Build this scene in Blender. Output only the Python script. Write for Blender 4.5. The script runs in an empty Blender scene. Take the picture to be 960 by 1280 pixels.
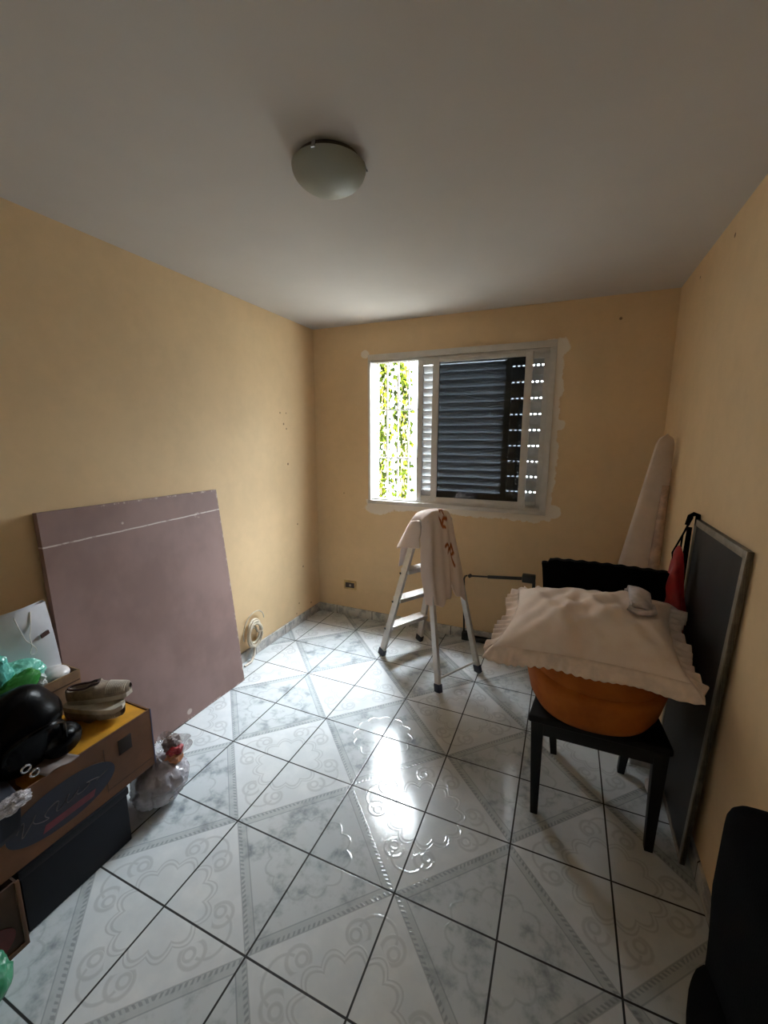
import bpy, bmesh, math, random
from mathutils import Vector, Matrix, noise
random.seed(7)
sc = bpy.context.scene
COL = sc.collection
PI = math.pi

# ------------------------------------------------------------------ node maths
class N:
    """a socket with arithmetic, so that patterns read as formulas"""
    def __init__(s, nt, sock): s.nt, s.s = nt, sock
    def _op(s, op, *a):
        n = s.nt.nodes.new('ShaderNodeMath'); n.operation = op
        for i, v in enumerate((s,) + a):
            if isinstance(v, N): s.nt.links.new(v.s, n.inputs[i])
            else: n.inputs[i].default_value = v
        return N(s.nt, n.outputs[0])
    def __add__(s, o): return s._op('ADD', o)
    def __radd__(s, o): return s._op('ADD', o)
    def __sub__(s, o): return s._op('SUBTRACT', o)
    def __rsub__(s, o): return (s * -1.0) + o
    def __mul__(s, o): return s._op('MULTIPLY', o)
    def __rmul__(s, o): return s._op('MULTIPLY', o)
    def abs(s): return s._op('ABSOLUTE')
    def min(s, o): return s._op('MINIMUM', o)
    def max(s, o): return s._op('MAXIMUM', o)
    def lt(s, o): return s._op('LESS_THAN', o)
    def gt(s, o): return s._op('GREATER_THAN', o)
    def sqrt(s): return s._op('SQRT')
    def sin(s): return s._op('SINE')
    def pingpong(s, o): return s._op('PINGPONG', o)
    def frac(s): return s._op('FRACT')
    def floor(s): return s._op('FLOOR')
    def atan2(s, o): return s._op('ARCTAN2', o)
    def smooth(s, a, b):
        n = s.nt.nodes.new('ShaderNodeMapRange'); n.interpolation_type = 'SMOOTHSTEP'
        s.nt.links.new(s.s, n.inputs[0]); n.inputs[1].default_value = a; n.inputs[2].default_value = b
        return N(s.nt, n.outputs[0])

def hyp(x, y): return (x * x + y * y).sqrt()

def lin(r, g, b):
    f = lambda c: (c / 255 / 12.92) if c / 255 <= .04045 else ((c / 255 + .055) / 1.055) ** 2.4
    return (f(r), f(g), f(b), 1)

class Mat:
    def __init__(s, name, rgb, rough=.6, metal=0., spec=.5):
        s.m = bpy.data.materials.new(name); s.m.use_nodes = True
        s.nt = s.m.node_tree; s.b = s.nt.nodes['Principled BSDF']
        s.b.inputs['Base Color'].default_value = lin(*rgb)
        s.b.inputs['Roughness'].default_value = rough; s.b.inputs['Metallic'].default_value = metal
        s.b.inputs['Specular IOR Level'].default_value = spec
        s.col = None
    def new(s, t): return s.nt.nodes.new(t)
    def link(s, a, b): s.nt.links.new(a.s if isinstance(a, N) else a, b)
    def coord(s, which='Object'):
        c = s.new('ShaderNodeTexCoord'); x = s.new('ShaderNodeSeparateXYZ')
        s.link(c.outputs[which], x.inputs[0]); s.vec = c.outputs[which]
        return [N(s.nt, x.outputs[i]) for i in range(3)]
    def noise(s, scale, detail=3., rough=.55, vec=None, stretch=None):
        n = s.new('ShaderNodeTexNoise'); n.inputs['Scale'].default_value = scale
        n.inputs['Detail'].default_value = detail; n.inputs['Roughness'].default_value = rough
        if vec is None:
            vec = s.new('ShaderNodeTexCoord').outputs['Object']
        if stretch:
            mp = s.new('ShaderNodeMapping'); mp.inputs['Scale'].default_value = stretch
            s.link(vec, mp.inputs[0]); vec = mp.outputs[0]
        s.link(vec, n.inputs['Vector'])
        return N(s.nt, n.outputs[0])
    def mix(s, fac, a, b):
        n = s.new('ShaderNodeMix'); n.data_type = 'RGBA'
        if isinstance(fac, N): s.link(fac, n.inputs[0])
        else: n.inputs[0].default_value = fac
        for v, i in ((a, 6), (b, 7)):
            if isinstance(v, tuple): n.inputs[i].default_value = lin(*v) if len(v) == 3 else v
            else: s.link(v, n.inputs[i])
        return n.outputs[2]
    def color(s, sock): s.link(sock, s.b.inputs['Base Color']); return s
    def rough(s, sock): s.link(sock, s.b.inputs['Roughness']); return s
    def bump(s, h, strength=.3, dist=.01):
        n = s.new('ShaderNodeBump'); n.inputs['Strength'].default_value = strength; n.inputs['Distance'].default_value = dist
        s.link(h, n.inputs['Height']); s.link(n.outputs[0], s.b.inputs['Normal']); return s

def simple(name, rgb, rough=.6, metal=0., var=.12, scale=20, bump=.0, spec=.5, bscale=None):
    """a plain finish with faint mottling"""
    m = Mat(name, rgb, rough, metal, spec)
    n = m.noise(scale)
    d = tuple(max(0, c * (1 - var)) for c in rgb); l = tuple(min(255, c * (1 + var * .6)) for c in rgb)
    m.color(m.mix(n.smooth(.3, .7), d, l))
    if bump: m.bump(m.noise(bscale or scale * 4), bump, .004)
    return m.m

# ------------------------------------------------------------------ mesh building
def crumple(amp=.22, freq=2.2, seed=0, sharp=.5):
    """radius factor of a crinkled bag: folds with ridges"""
    o = Vector((seed * 3.1, seed * 1.7, seed * .9))
    def f(d):
        a = noise.noise(d * freq + o); b_ = 1 - abs(noise.noise(d * freq * 2.3 + o * 2)) * 2
        c = 1 - abs(noise.noise(d * freq * 5 + o * 3)) * 2
        return 1 + amp * (a + sharp * (b_ - .6) + sharp * .35 * (c - .6))
    return f
class B:
    """collects shapes (world coordinates) for one mesh object"""
    def __init__(s): s.bm = bmesh.new(); s.mi = 0
    def _add(s, vs, fs, mi=None):
        bv = [s.bm.verts.new(v) for v in vs]
        out = []
        for f in fs:
            try:
                fa = s.bm.faces.new([bv[i] for i in f]); fa.material_index = s.mi if mi is None else mi; out.append(fa)
            except ValueError: pass
        return bv, out
    def hexa(s, p, bevel=0., seg=2):
        """eight corners: 0-3 bottom loop, 4-7 top loop"""
        t = bmesh.new()
        v = [t.verts.new(q) for q in p]
        for f in ((3, 2, 1, 0), (4, 5, 6, 7), (0, 1, 5, 4), (1, 2, 6, 5), (2, 3, 7, 6), (3, 0, 4, 7)):
            t.faces.new([v[i] for i in f])
        if bevel > 0:
            bmesh.ops.bevel(t, geom=t.edges[:], offset=bevel, segments=seg, affect='EDGES', profile=.6)
        s._merge(t); return s
    def _merge(s, t):
        bmesh.ops.recalc_face_normals(t, faces=t.faces)
        t.verts.index_update()
        s._add([v.co.copy() for v in t.verts], [[v.index for v in f.verts] for f in t.faces]); t.free()
    def box(s, lo, hi, bevel=0., seg=2):
        (a, b, c), (d, e, f) = lo, hi
        return s.hexa([(a, b, c), (d, b, c), (d, e, c), (a, e, c), (a, b, f), (d, b, f), (d, e, f), (a, e, f)], bevel, seg)
    def obox(s, c, ax, ay, az, bevel=0., seg=2):
        """box from centre and half axes"""
        c, ax, ay, az = map(Vector, (c, ax, ay, az))
        p = [c + sx * ax + sy * ay + sz * az for sz in (-1, 1) for sx, sy in ((-1, -1), (1, -1), (1, 1), (-1, 1))]
        return s.hexa(p, bevel, seg)
    def bar(s, a, b, w, h, up=(0, 0, 1), bevel=0., w2=None, h2=None):
        a, b = Vector(a), Vector(b); d = (b - a).normalized()
        x = d.cross(Vector(up)).normalized(); y = x.cross(d).normalized()
        w2 = w if w2 is None else w2; h2 = h if h2 is None else h2
        p = [a + sx * x * w / 2 + sy * y * h / 2 for sx, sy in ((-1, -1), (1, -1), (1, 1), (-1, 1))] + \
            [b + sx * x * w2 / 2 + sy * y * h2 / 2 for sx, sy in ((-1, -1), (1, -1), (1, 1), (-1, 1))]
        return s.hexa(p, bevel)
    def slab(s, q, th, bevel=0.):
        """quad given in order, thickened against its normal"""
        q = [Vector(v) for v in q]; n = (q[1] - q[0]).cross(q[3] - q[0]).normalized()
        return s.hexa([v - n * th for v in q] + q, bevel)
    def tube(s, pts, r, seg=8, caps=True, closed=False):
        pts = [Vector(p) for p in pts]; n = len(pts)
        rs = r if isinstance(r, (list, tuple)) else [r] * n
        rings = []; up = None
        for i, p in enumerate(pts):
            if closed: d = pts[(i + 1) % n] - pts[i - 1]
            else: d = pts[min(i + 1, n - 1)] - pts[max(i - 1, 0)]
            d.normalize()
            if up is None:
                up = Vector((0, 0, 1)) if abs(d.z) < .9 else Vector((1, 0, 0))
            x = up.cross(d).normalized(); y = d.cross(x).normalized(); up = y
            rings.append([p + rs[i] * (math.cos(2 * PI * k / seg) * x + math.sin(2 * PI * k / seg) * y) for k in range(seg)])
        vs = [v for rg in rings for v in rg]; fs = []
        for i in range(n if closed else n - 1):
            j = (i + 1) % n
            for k in range(seg):
                l = (k + 1) % seg
                fs.append((i * seg + k, i * seg + l, j * seg + l, j * seg + k))
        if caps and not closed:
            fs.append(tuple(range(seg))[::-1]); fs.append(tuple((n - 1) * seg + k for k in range(seg)))
        s._add(vs, fs); return s
    def lathe(s, prof, c, seg=40, fn=None, axis=None):
        """profile of (radius, height) turned about the vertical (or a matrix) at c; fn bends points"""
        c = Vector(c); vs = []; fs = []; n = len(prof)
        for r, z in prof:
            for k in range(seg):
                a = 2 * PI * k / seg
                p = Vector((max(r, 1e-5) * math.cos(a), max(r, 1e-5) * math.sin(a), z))
                if fn: p = Vector(fn(p, a))
                if axis is not None: p = axis @ p
                vs.append(c + p)
        for i in range(n - 1):
            for k in range(seg):
                l = (k + 1) % seg
                fs.append((i * seg + k, i * seg + l, (i + 1) * seg + l, (i + 1) * seg + k))
        s._add(vs, fs)
        return s
    def grid(s, fn, nu, nv, flip=False):
        vs = [fn(i / nu, j / nv) for j in range(nv + 1) for i in range(nu + 1)]
        fs = []
        for j in range(nv):
            for i in range(nu):
                a = j * (nu + 1) + i
                f = (a, a + 1, a + nu + 2, a + nu + 1)
                fs.append(f[::-1] if flip else f)
        s._add(vs, fs); return s
    def blob(s, c, rad, fn=None, nu=28, nv=18, rot=None):
        """a closed rounded body; fn(direction) scales its radius"""
        c = Vector(c); rad = Vector(rad)
        def f(u, v):
            a, b = 2 * PI * u, PI * (v - .5)
            d = Vector((math.cos(a) * math.cos(b), math.sin(a) * math.cos(b), math.sin(b)))
            k = fn(d) if fn else 1
            p = Vector((d.x * rad.x, d.y * rad.y, d.z * rad.z)) * k
            if rot is not None: p = rot @ p
            return c + p
        return s.grid(f, nu, nv)
    def prism(s, poly, off):
        """closed polygon (3-D points) extruded by off"""
        poly = [Vector(p) for p in poly]; off = Vector(off); n = len(poly)
        s._add(poly + [p + off for p in poly], [tuple(range(n))[::-1], tuple(range(n, 2 * n))] +
               [(i, (i + 1) % n, n + (i + 1) % n, n + i) for i in range(n)])
        return s
    def build(s, name, mat, parent=None, origin=None, smooth=35, weld=1e-5, recalc=True):
        bm = s.bm
        if weld: bmesh.ops.remove_doubles(bm, verts=bm.verts, dist=weld)
        if recalc: bmesh.ops.recalc_face_normals(bm, faces=bm.faces)
        if parent is not None: o0 = Vector(parent['_o'])
        elif origin is not None: o0 = Vector(origin)
        else:
            lo = [min(v.co[i] for v in bm.verts) for i in range(3)]; hi = [max(v.co[i] for v in bm.verts) for i in range(3)]
            o0 = Vector(((lo[0] + hi[0]) / 2, (lo[1] + hi[1]) / 2, lo[2]))
        for v in bm.verts: v.co -= o0
        me = bpy.data.meshes.new(name); bm.to_mesh(me); bm.free()
        for m in (mat if isinstance(mat, (list, tuple)) else [mat]): me.materials.append(m)
        ob = bpy.data.objects.new(name, me); COL.objects.link(ob)
        if smooth:
            for p in me.polygons: p.use_smooth = True
            me.set_sharp_from_angle(angle=math.radians(smooth))
        if parent is not None: ob.parent = parent
        else: ob.location = o0
        ob['_o'] = tuple(o0)
        return ob

def thing(name, label, cat, loc, group=None):
    o = bpy.data.objects.new(name, None); COL.objects.link(o); o.location = loc; o['_o'] = tuple(loc)
    o.empty_display_size = .05
    return tag(o, label, cat, group)
def tag(o, label, cat, group=None):
    o['label'] = label; o['category'] = cat
    if group: o['group'] = group
    return o
def struct(o): o['kind'] = 'structure'; return o
def solid(o, t, off=-1.):
    m = o.modifiers.new('thickness', 'SOLIDIFY'); m.thickness = t; m.offset = off; return o
def subd(o, n=1):
    m = o.modifiers.new('smooth', 'SUBSURF'); m.levels = n; m.render_levels = n; return o

# ------------------------------------------------------------------ dimensions
T = .35                       # floor tile
XR, YF, H = 2.54, -3.75, 2.44  # right wall, rear wall, ceiling (left wall x=0, window wall y=0)
OX, OY = .5699, 1.7048        # tile grid offset, in tiles
WX0, WX1, WZ0, WZ1 = .505, 1.885, 1.03, 2.205   # window opening
WT = .16                      # outer wall thickness

# ------------------------------------------------------------------ materials of the room
def mat_floor():
    m = Mat('glazed_floor_tile', (200, 205, 207), .16)
    x, y, z = m.coord('Object')
    X = x * (1 / T) + OX; Y = y * (-1 / T) - OY          # tile units; rows count towards the camera
    a = X.pingpong(1.0); b = (Y + 20.0).pingpong(1.0)   # distance from the even (marbled) vertices
    c = 1.0 - a; d = 1.0 - b                              # distance from the scroll vertices
    e = c + d
    # grout
    fx = (X + .5).frac() - .5; fy = (Y + 20.5).frac() - .5
    g = fx.abs().min(fy.abs())
    grout = g.smooth(.012, .0065)
    # marbled half
    marb = e.gt(1.0)
    n1 = m.noise(9., 4., .6, m.vec); n2 = m.noise(26., 3., .6, m.vec); n3 = m.noise(55., 2., .5, m.vec)
    blot = (n1 * .70 + n2 * .30).smooth(.46, .72)
    faint = n1.smooth(.35, .75)
    # band along the diagonal
    bd = (e - 1.06).abs()
    band = bd.smooth(.072, .060)
    edge = ((bd - .066).abs()).smooth(.012, .004)
    along = (c - d).abs()
    dots = band * ((n3 * .6 + ((along * 95.0 + (e * 50.0)).sin() * .5 + .5) * .4).smooth(.42, .62)) * (e - 1.025).abs().smooth(.036, .016)
    # relief: scallops and C scrolls on the scroll half
    r = hyp(c, d); th = d.atan2(c)
    scal = (th * 6.0).sin().abs()
    ring1 = (r - (scal * .075 + .36)).abs()
    ring2 = (r - (scal * .075 + .405)).abs()
    u = c.max(d); v = c.min(d)
    s1 = (hyp(u - .56, v - .17) - .105).abs()
    s1 = s1.max((u - .56) * -.8 + (v - .17) * -.6 - .06)
    s2 = (hyp(u - .535, v - .185) - .048).abs()
    s3 = (hyp(u - .60, v - .02) - .16).abs().max((u - .60) * -1.0 + .02)
    ra = hyp(a, b); tha = b.atan2(a)
    ring3 = (ra - ((tha * 6.0).sin().abs() * .06 + .40)).abs()
    scroll_side = e.lt(.93)
    lines = (ring1.smooth(.020, .004).max(ring2.smooth(.014, .003)).max(s1.smooth(.026, .006)).max(s2.smooth(.022, .005)).max(s3.smooth(.020, .004))) * scroll_side
    lines = lines.max(ring3.smooth(.018, .004) * marb * e.gt(1.12))
    base = m.mix(faint, (198, 204, 208), (211, 215, 217))
    mar = m.mix(blot, (190, 197, 201), (118, 128, 135))
    col = m.mix(marb, base, mar)
    col = m.mix(band * .45, col, (160, 166, 170))
    col = m.mix((edge * .45).max(dots * .55), col, (116, 122, 127))
    col = m.mix(lines * .36, col, (146, 152, 156))  # grey put into the colour to carry the shading of the relief lines
    col = m.mix(grout, col, (22, 22, 23))
    m.color(col)
    m.rough((n3 * .07 + .095) + grout * .6)
    h = lines * 1.0 + n3 * .10 - grout * 1.5 + dots * .4
    m.bump(h, .15, .0032)
    return m.m

def mat_wall(name, rgb, patches=False, spots=(), plane='YZ'):
    m = Mat(name, rgb, .75, spec=.3)
    x, y, z = m.coord('Object')
    n = m.noise(2.2, 5., .6, m.vec); n2 = m.noise(14., 4., .6, m.vec)
    d = tuple(c * .975 for c in rgb); l = tuple(min(255, c * 1.015) for c in rgb)
    col = m.mix((n * .7 + n2 * .3).smooth(.35, .65), d, l)
    p = {'YZ': (y, z), 'XZ': (x, z)}[plane]
    if patches:
        nx = m.noise(6., 4., .6, m.vec); wob = (nx - .5) * .10 + (m.noise(26., 3., .6, m.vec) - .5) * .05
        # bare plaster where the window was set in: an uneven margin, heaviest below and at the right
        cx, cz = (WX0 + WX1) / 2, (WZ0 + WZ1) / 2
        dx = (p[0] - cx - .01).abs() - ((WX1 - WX0) / 2 + .02)
        dz = (p[1] - cz + .025).abs() - ((WZ1 - WZ0) / 2 + .012)
        dd = dx.max(dz) + wob
        patch = dd.smooth(.018, .008) * (p[0].gt(1.80).max(p[1].lt(1.06)))
        for bx, bz, br in ((1.935, 1.655, .035), (1.91, 2.16, .05), (.475, 2.215, .03), (1.93, 1.06, .05)):
            patch = patch.max((hyp(p[0] - bx, p[1] - bz) + wob * .5).smooth(br + .006, br - .004))
        patch = patch.max((hyp((p[0] - .60) * .35, p[1] - .99) + wob * .6).smooth(.055, .042))
        col = m.mix(patch * .95, col, (232, 224, 212))
    for sx, sz, sr in spots:
        sp = hyp(p[0] - sx, p[1] - sz).smooth(sr * 1.5, sr * .7)
        col = m.mix(sp * .85, col, (88, 62, 48))
    m.color(col); m.bump(n2 * .6 + m.noise(60., 3., .6, m.vec) * .4, .12, .004)
    return m.m

M = {}
M['floor'] = mat_floor()
TAN = (214, 187, 148)
holes = [(-.481, 1.748, .006), (-.407, 1.749, .005), (-.442, 1.667, .007), (-.409, 1.632, .006), (-.406, 1.362, .008),
         (-.306, .864, .006), (-.246, .484, .007), (-.321, .18, .006), (-.141, .12, .007), (-.361, .102, .005)]
M['wall_left'] = mat_wall('tan_wall_paint_left', TAN, spots=holes, plane='YZ')
M['wall_back'] = mat_wall('tan_wall_paint_window', TAN, True, [(2.24, 2.30, .008), (.27, 1.1, .004)], plane='XZ')
M['wall_right'] = mat_wall('tan_wall_paint_right', TAN, spots=[(-.42, 2.36, .006), (-.9, 2.36, .008)], plane='YZ')
M['wall_rear'] = mat_wall('tan_wall_paint_rear', TAN, plane='XZ')
M['ceiling'] = simple('white_ceiling_paint', (196, 192, 188), .8, var=.012, scale=3, bump=.05, spec=.2)
M['skirt'] = None
def mat_skirt():
    m = Mat('grey_marbled_skirting', (190, 188, 184), .25)
    x, y, z = m.coord('Object')
    n = m.noise(14., 4., .6, m.vec)
    col = m.mix(n.smooth(.4, .65), (196, 192, 186), (150, 150, 150))
    j = (((x - y) * (1 / T) + .43 + 20.).frac() - .5).abs().smooth(.490, .496)
    m.color(m.mix(j, col, (40, 38, 36))); return m.m
M['skirt'] = mat_skirt()
M['alu'] = simple('brushed_aluminium', (206, 203, 200), .36, .4, var=.03, scale=30)
M['alu_frame'] = simple('aluminium_window_profile', (206, 202, 196), .42, .15, var=.03, scale=12)
M['alu_slat'] = simple('aluminium_slat', (186, 188, 190), .42, .15, var=.08, scale=10)
M['alu_dark'] = simple('aluminium_shadow_gap', (60, 58, 56), .5, .3)
M['black_plastic'] = simple('black_plastic', (18, 18, 20), .4, var=.2)
M['navy_rubber'] = simple('navy_rubber', (22, 26, 46), .55)
M['black_fabric'] = simple('black_fabric', (2, 2, 3), .9, var=.3, scale=60, bump=.3, spec=.06)
M['dark_wood'] = simple('black_brown_wood', (9, 7, 6), .5, var=.25, scale=12, spec=.25)
M['black_leather'] = simple('glossy_black_leatherette', (2, 2, 3), .26, var=.3, scale=40, bump=.12, spec=.08)
M['metal_shiny'] = simple('polished_metal', (200, 200, 205), .15, 1.)

def mat_glass(name, tint=(.82, .86, .86, 1)):
    m = bpy.data.materials.new(name); m.use_nodes = True; nt = m.node_tree; nt.nodes.clear()
    o = nt.nodes.new('ShaderNodeOutputMaterial'); mx = nt.nodes.new('ShaderNodeMixShader')
    tr = nt.nodes.new('ShaderNodeBsdfTransparent'); gl = nt.nodes.new('ShaderNodeBsdfGlossy'); fr = nt.nodes.new('ShaderNodeFresnel')
    tr.inputs[0].default_value = tint; gl.inputs['Roughness'].default_value = .03; fr.inputs[0].default_value = 1.5
    nt.links.new(fr.outputs[0], mx.inputs[0]); nt.links.new(tr.outputs[0], mx.inputs[1]); nt.links.new(gl.outputs[0], mx.inputs[2])
    nt.links.new(mx.outputs[0], o.inputs[0]); return m
M['glass'] = mat_glass('smoked_window_glass', (.22, .235, .25, 1))

def mat_film(name, rgb, alpha, rough=.25, bump=.5, scale=18):
    """thin plastic film: partly see-through, glossy, crinkled"""
    m = Mat(name, rgb, rough, spec=.7)
    n = m.noise(scale, 3., .6)
    m.b.inputs['Alpha'].default_value = alpha
    m.link((n.smooth(.35, .65) * .3) + (alpha - .15), m.b.inputs['Alpha'])
    m.bump(n, bump, .02); return m.m

# ------------------------------------------------------------------ room shell
b = B(); b.box((-.2, YF - .2, -.12), (XR + .2, WT, 0)); fl = struct(b.build('floor', M['floor'], origin=(0, 0, 0), smooth=0))
b = B(); b.box((-.2, YF - .2, H), (XR + .2, WT, H + .15)); struct(b.build('ceiling', M['ceiling'], origin=(0, 0, 0), smooth=0))
b = B(); b.box((-.15, YF - .15, 0), (0, 0, H)); struct(b.build('wall_left', M['wall_left'], origin=(0, 0, 0), smooth=0))
b = B(); b.box((XR, YF - .15, 0), (XR + .15, 0, H)); struct(b.build('wall_right', M['wall_right'], origin=(0, 0, 0), smooth=0))
# window wall with its opening
b = B()
xs = [-.15, WX0, WX1, XR + .15]; zs = [0, WZ0, WZ1, H]
def vrow(y): return [(x, y, z) for z in zs for x in xs]
vs = vrow(0) + vrow(WT); fs = []
for j in range(3):
    for i in range(3):
        if i == 1 and j == 1: continue
        a = j * 4 + i; q = (a, a + 1, a + 5, a + 4); fs += [q, tuple(k + 16 for k in q)[::-1]]
for a, c in ((5, 6), (6, 10), (10, 9), (9, 5)): fs.append((a, c, c + 16, a + 16))
for a, c in ((0, 3), (3, 15), (15, 12), (12, 0)): fs.append((a, a + 16, c + 16, c))
b._add(vs, fs); struct(b.build('wall_back', M['wall_back'], origin=(0, 0, 0), smooth=0))
# rear wall with the doorway the photograph is taken through
DX0, DX1, DZ = 1.25, 2.10, 2.1
b = B()
xs = [-.15, DX0, DX1, XR + .15]; zs = [0, DZ, H]
vs = [(x, YF, z) for z in zs for x in xs] + [(x, YF - .15, z) for z in zs for x in xs]; fs = []
for j in range(2):
    for i in range(3):
        if i == 1 and j == 0: continue
        a = j * 4 + i; q = (a, a + 1, a + 5, a + 4); fs += [q, tuple(k + 12 for k in q)[::-1]]
for a, c in ((1, 5), (5, 6), (6, 2), (0, 4), (4, 8), (8, 11), (11, 7), (7, 3), (0, 1), (2, 3)): fs.append((a, a + 12, c + 12, c))
b._add(vs, fs); struct(b.build('wall_rear', M['wall_rear'], origin=(0, 0, 0), smooth=0))
# unseen closed hall behind the doorway, added to block the sun
b = B()
hx0, hx1, hy0, hy1 = .4, 3.0, YF - 1.6, YF - .15
for lo, hi in (((hx0 - .1, hy0 - .1, 0), (hx1 + .1, hy0, H)), ((hx0 - .1, hy0, 0), (hx0, hy1, H)), ((hx1, hy0, 0), (hx1 + .1, hy1, H)), ((hx0 - .1, hy0 - .1, H), (hx1 + .1, hy1, H + .1)), ((hx0 - .1, hy0 - .1, -.1), (hx1 + .1, hy1, 0))): b.box(lo, hi)
struct(b.build('unseen_hall', simple('hall_paint', (205, 205, 200), .8), smooth=0))
# skirting tiles
SH = .075
b = B(); b.box((0, YF, 0), (.012, 0, SH), .002); struct(b.build('baseboard_left', M['skirt'], origin=(0, 0, 0)))
b = B(); b.box((.012, -.012, 0), (XR, 0, SH), .002); struct(b.build('baseboard_back', M['skirt'], origin=(0, 0, 0)))
b = B(); b.box((XR - .012, YF, 0), (XR, -.012, SH), .002); struct(b.build('baseboard_right', M['skirt'], origin=(0, 0, 0)))

# ------------------------------------------------------------------ window
w = bpy.data.objects.new('window_1', None); COL.objects.link(w); w['_o'] = ((WX0 + WX1) / 2, 0, WZ0); w.location = w['_o']; struct(w)
f = B(); F = .035
y0, y1 = -.012, .10
f.box((WX0, y0, WZ1 - .045), (WX1, y1, WZ1), .002)
f.box((WX0, y0 - .006, WZ0), (WX1, y1, WZ0 + .03), .002)
f.box((WX0, y0, WZ0 + .03), (WX0 + .022, y1, WZ1 - .045), .002)
f.box((WX1 - .04, y0, WZ0 + .03), (WX1, y1, WZ1 - .045), .002)
for yy in (.006, .035, .066):                       # rails of the three tracks
    f.box((WX0 + .022, yy - .003, WZ0 + .03), (WX1 - .04, yy + .001, WZ0 + .042)); f.box((WX0 + .022, yy - .003, WZ1 - .06), (WX1 - .04, yy + .001, WZ1 - .045))
f.build('window_frame', M['alu_frame'], w)
zb, zt = WZ0 + .032, WZ1 - .047
def sash_frame(x0, x1, ya, yb, st, rt, rb, z0=zb, z1=zt):
    s = B()
    s.box((x0, ya, z0), (x0 + st, yb, z1), .002); s.box((x1 - st, ya, z0), (x1, yb, z1), .002)
    s.box((x0 + st, ya, z0), (x1 - st, yb, z0 + rb), .002); s.box((x0 + st, ya, z1 - rt), (x1 - st, yb, z1), .002)
    return s
# inner glazed sash
g = sash_frame(1.033, 1.738, .008, .032, .048, .042, .05).build('glass_sash', M['alu_frame'], w)
p = B(); p.box((1.079, .018, zb + .045), (1.692, .022, zt - .038)); p.build('pane', M['glass'], g)
# slatted shutter, half behind it
s1 = sash_frame(.905, 1.600, .037, .063, .042, .05, .05).build('louvre_shutter', M['alu_frame'], w)
sl = B(); n = 18; z0, z1 = zb + .05, zt - .05; pitch = (z1 - z0) / n
for k in range(n):
    zc = z0 + (k + .5) * pitch
    sl.hexa([(.945, .040, zc + .018), (1.56, .040, zc + .018), (1.56, .062, zc - .036), (.945, .062, zc - .036),
             (.945, .040, zc + .022), (1.56, .040, zc + .022), (1.56, .062, zc - .032), (.945, .062, zc - .032)])
sl.build('louvre_slats', M['alu_slat'], s1, smooth=0)
# outer shutter with rows of ventilation slots
s2 = sash_frame(1.545, 1.848, .068, .094, .042, .05, .05).build('vented_shutter', M['alu_frame'], w)
sl = B(); n = 9; pitch = (z1 - z0) / n; xa, xb = 1.585, 1.81
for k in range(n):
    za = z0 + k * pitch; zs_ = za + pitch * .62
    def hz(zl, zu, lean=.0):
        sl.hexa([(xa, .076 - lean, zl), (xb, .076 - lean, zl), (xb, .082, zl), (xa, .082, zl), (xa, .076, zu), (xb, .076, zu), (xb, .082, zu), (xa, .082, zu)])
    hz(za, za + pitch * .33, .006); hz(za + pitch * .33, zs_ - .005, .006); hz(zs_ + .005, za + pitch)
    x = xa
    q = 0
    while x < xb - 1e-6:
        wd = .0155
        sl.box((x, .076, zs_ - .005), (min(x + wd, xb), .082, zs_ + .005)); x += wd + .0165; q += 1
sl.build('vent_panel', M['alu_slat'], s2, smooth=0)

# security grille outside the opening
gr = B(); gm = simple('white_painted_iron', (225, 225, 225), .5)
for x in (.53, .613, .707, .80, .895, .99, 1.085, 1.18, 1.275, 1.37, 1.465, 1.56, 1.655, 1.75, 1.845): gr.bar((x, .135, WZ0), (x, .135, WZ1), .011, .011, (0, 1, 0))
for z in (1.40, 1.79): gr.bar((WX0, .135, z), (WX1, .135, z), .012, .012)
tag(gr.build('window_grille', gm), 'white iron security grille with thin bars outside the window', 'grille')

# ------------------------------------------------------------------ outdoors: ground, garden wall, creepers
b = B(); b.box((-6, WT, -.4), (8, 9, -.25)); struct(b.build('ground', simple('pale_paving', (186, 184, 176), .8), smooth=0))
def mat_leaf():
    m = bpy.data.materials.new('sunlit_leaf'); m.use_nodes = True; nt = m.node_tree; nt.nodes.clear()
    o = nt.nodes.new('ShaderNodeOutputMaterial'); mx = nt.nodes.new('ShaderNodeMixShader'); mx.inputs[0].default_value = .45
    d = nt.nodes.new('ShaderNodeBsdfDiffuse'); t = nt.nodes.new('ShaderNodeBsdfTranslucent')
    ge = nt.nodes.new('ShaderNodeNewGeometry'); rp = nt.nodes.new('ShaderNodeValToRGB')
    e = rp.color_ramp.elements
    e[0].color = lin(10, 13, 5); e[1].color = lin(80, 84, 20)
    for pos, c in ((.35, (22, 28, 9)), (.7, (46, 54, 13))):
        k = e.new(pos); k.color = lin(*c)
    nt.links.new(ge.outputs['Random Per Island'], rp.inputs[0])
    for x in (d, t): nt.links.new(rp.outputs[0], x.inputs[0])
    nt.links.new(d.outputs[0], mx.inputs[1]); nt.links.new(t.outputs[0], mx.inputs[2]); nt.links.new(mx.outputs[0], o.inputs[0]); return m
M['leaf'] = mat_leaf(); M['stem'] = simple('woody_stem', (96, 78, 50), .8)
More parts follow.
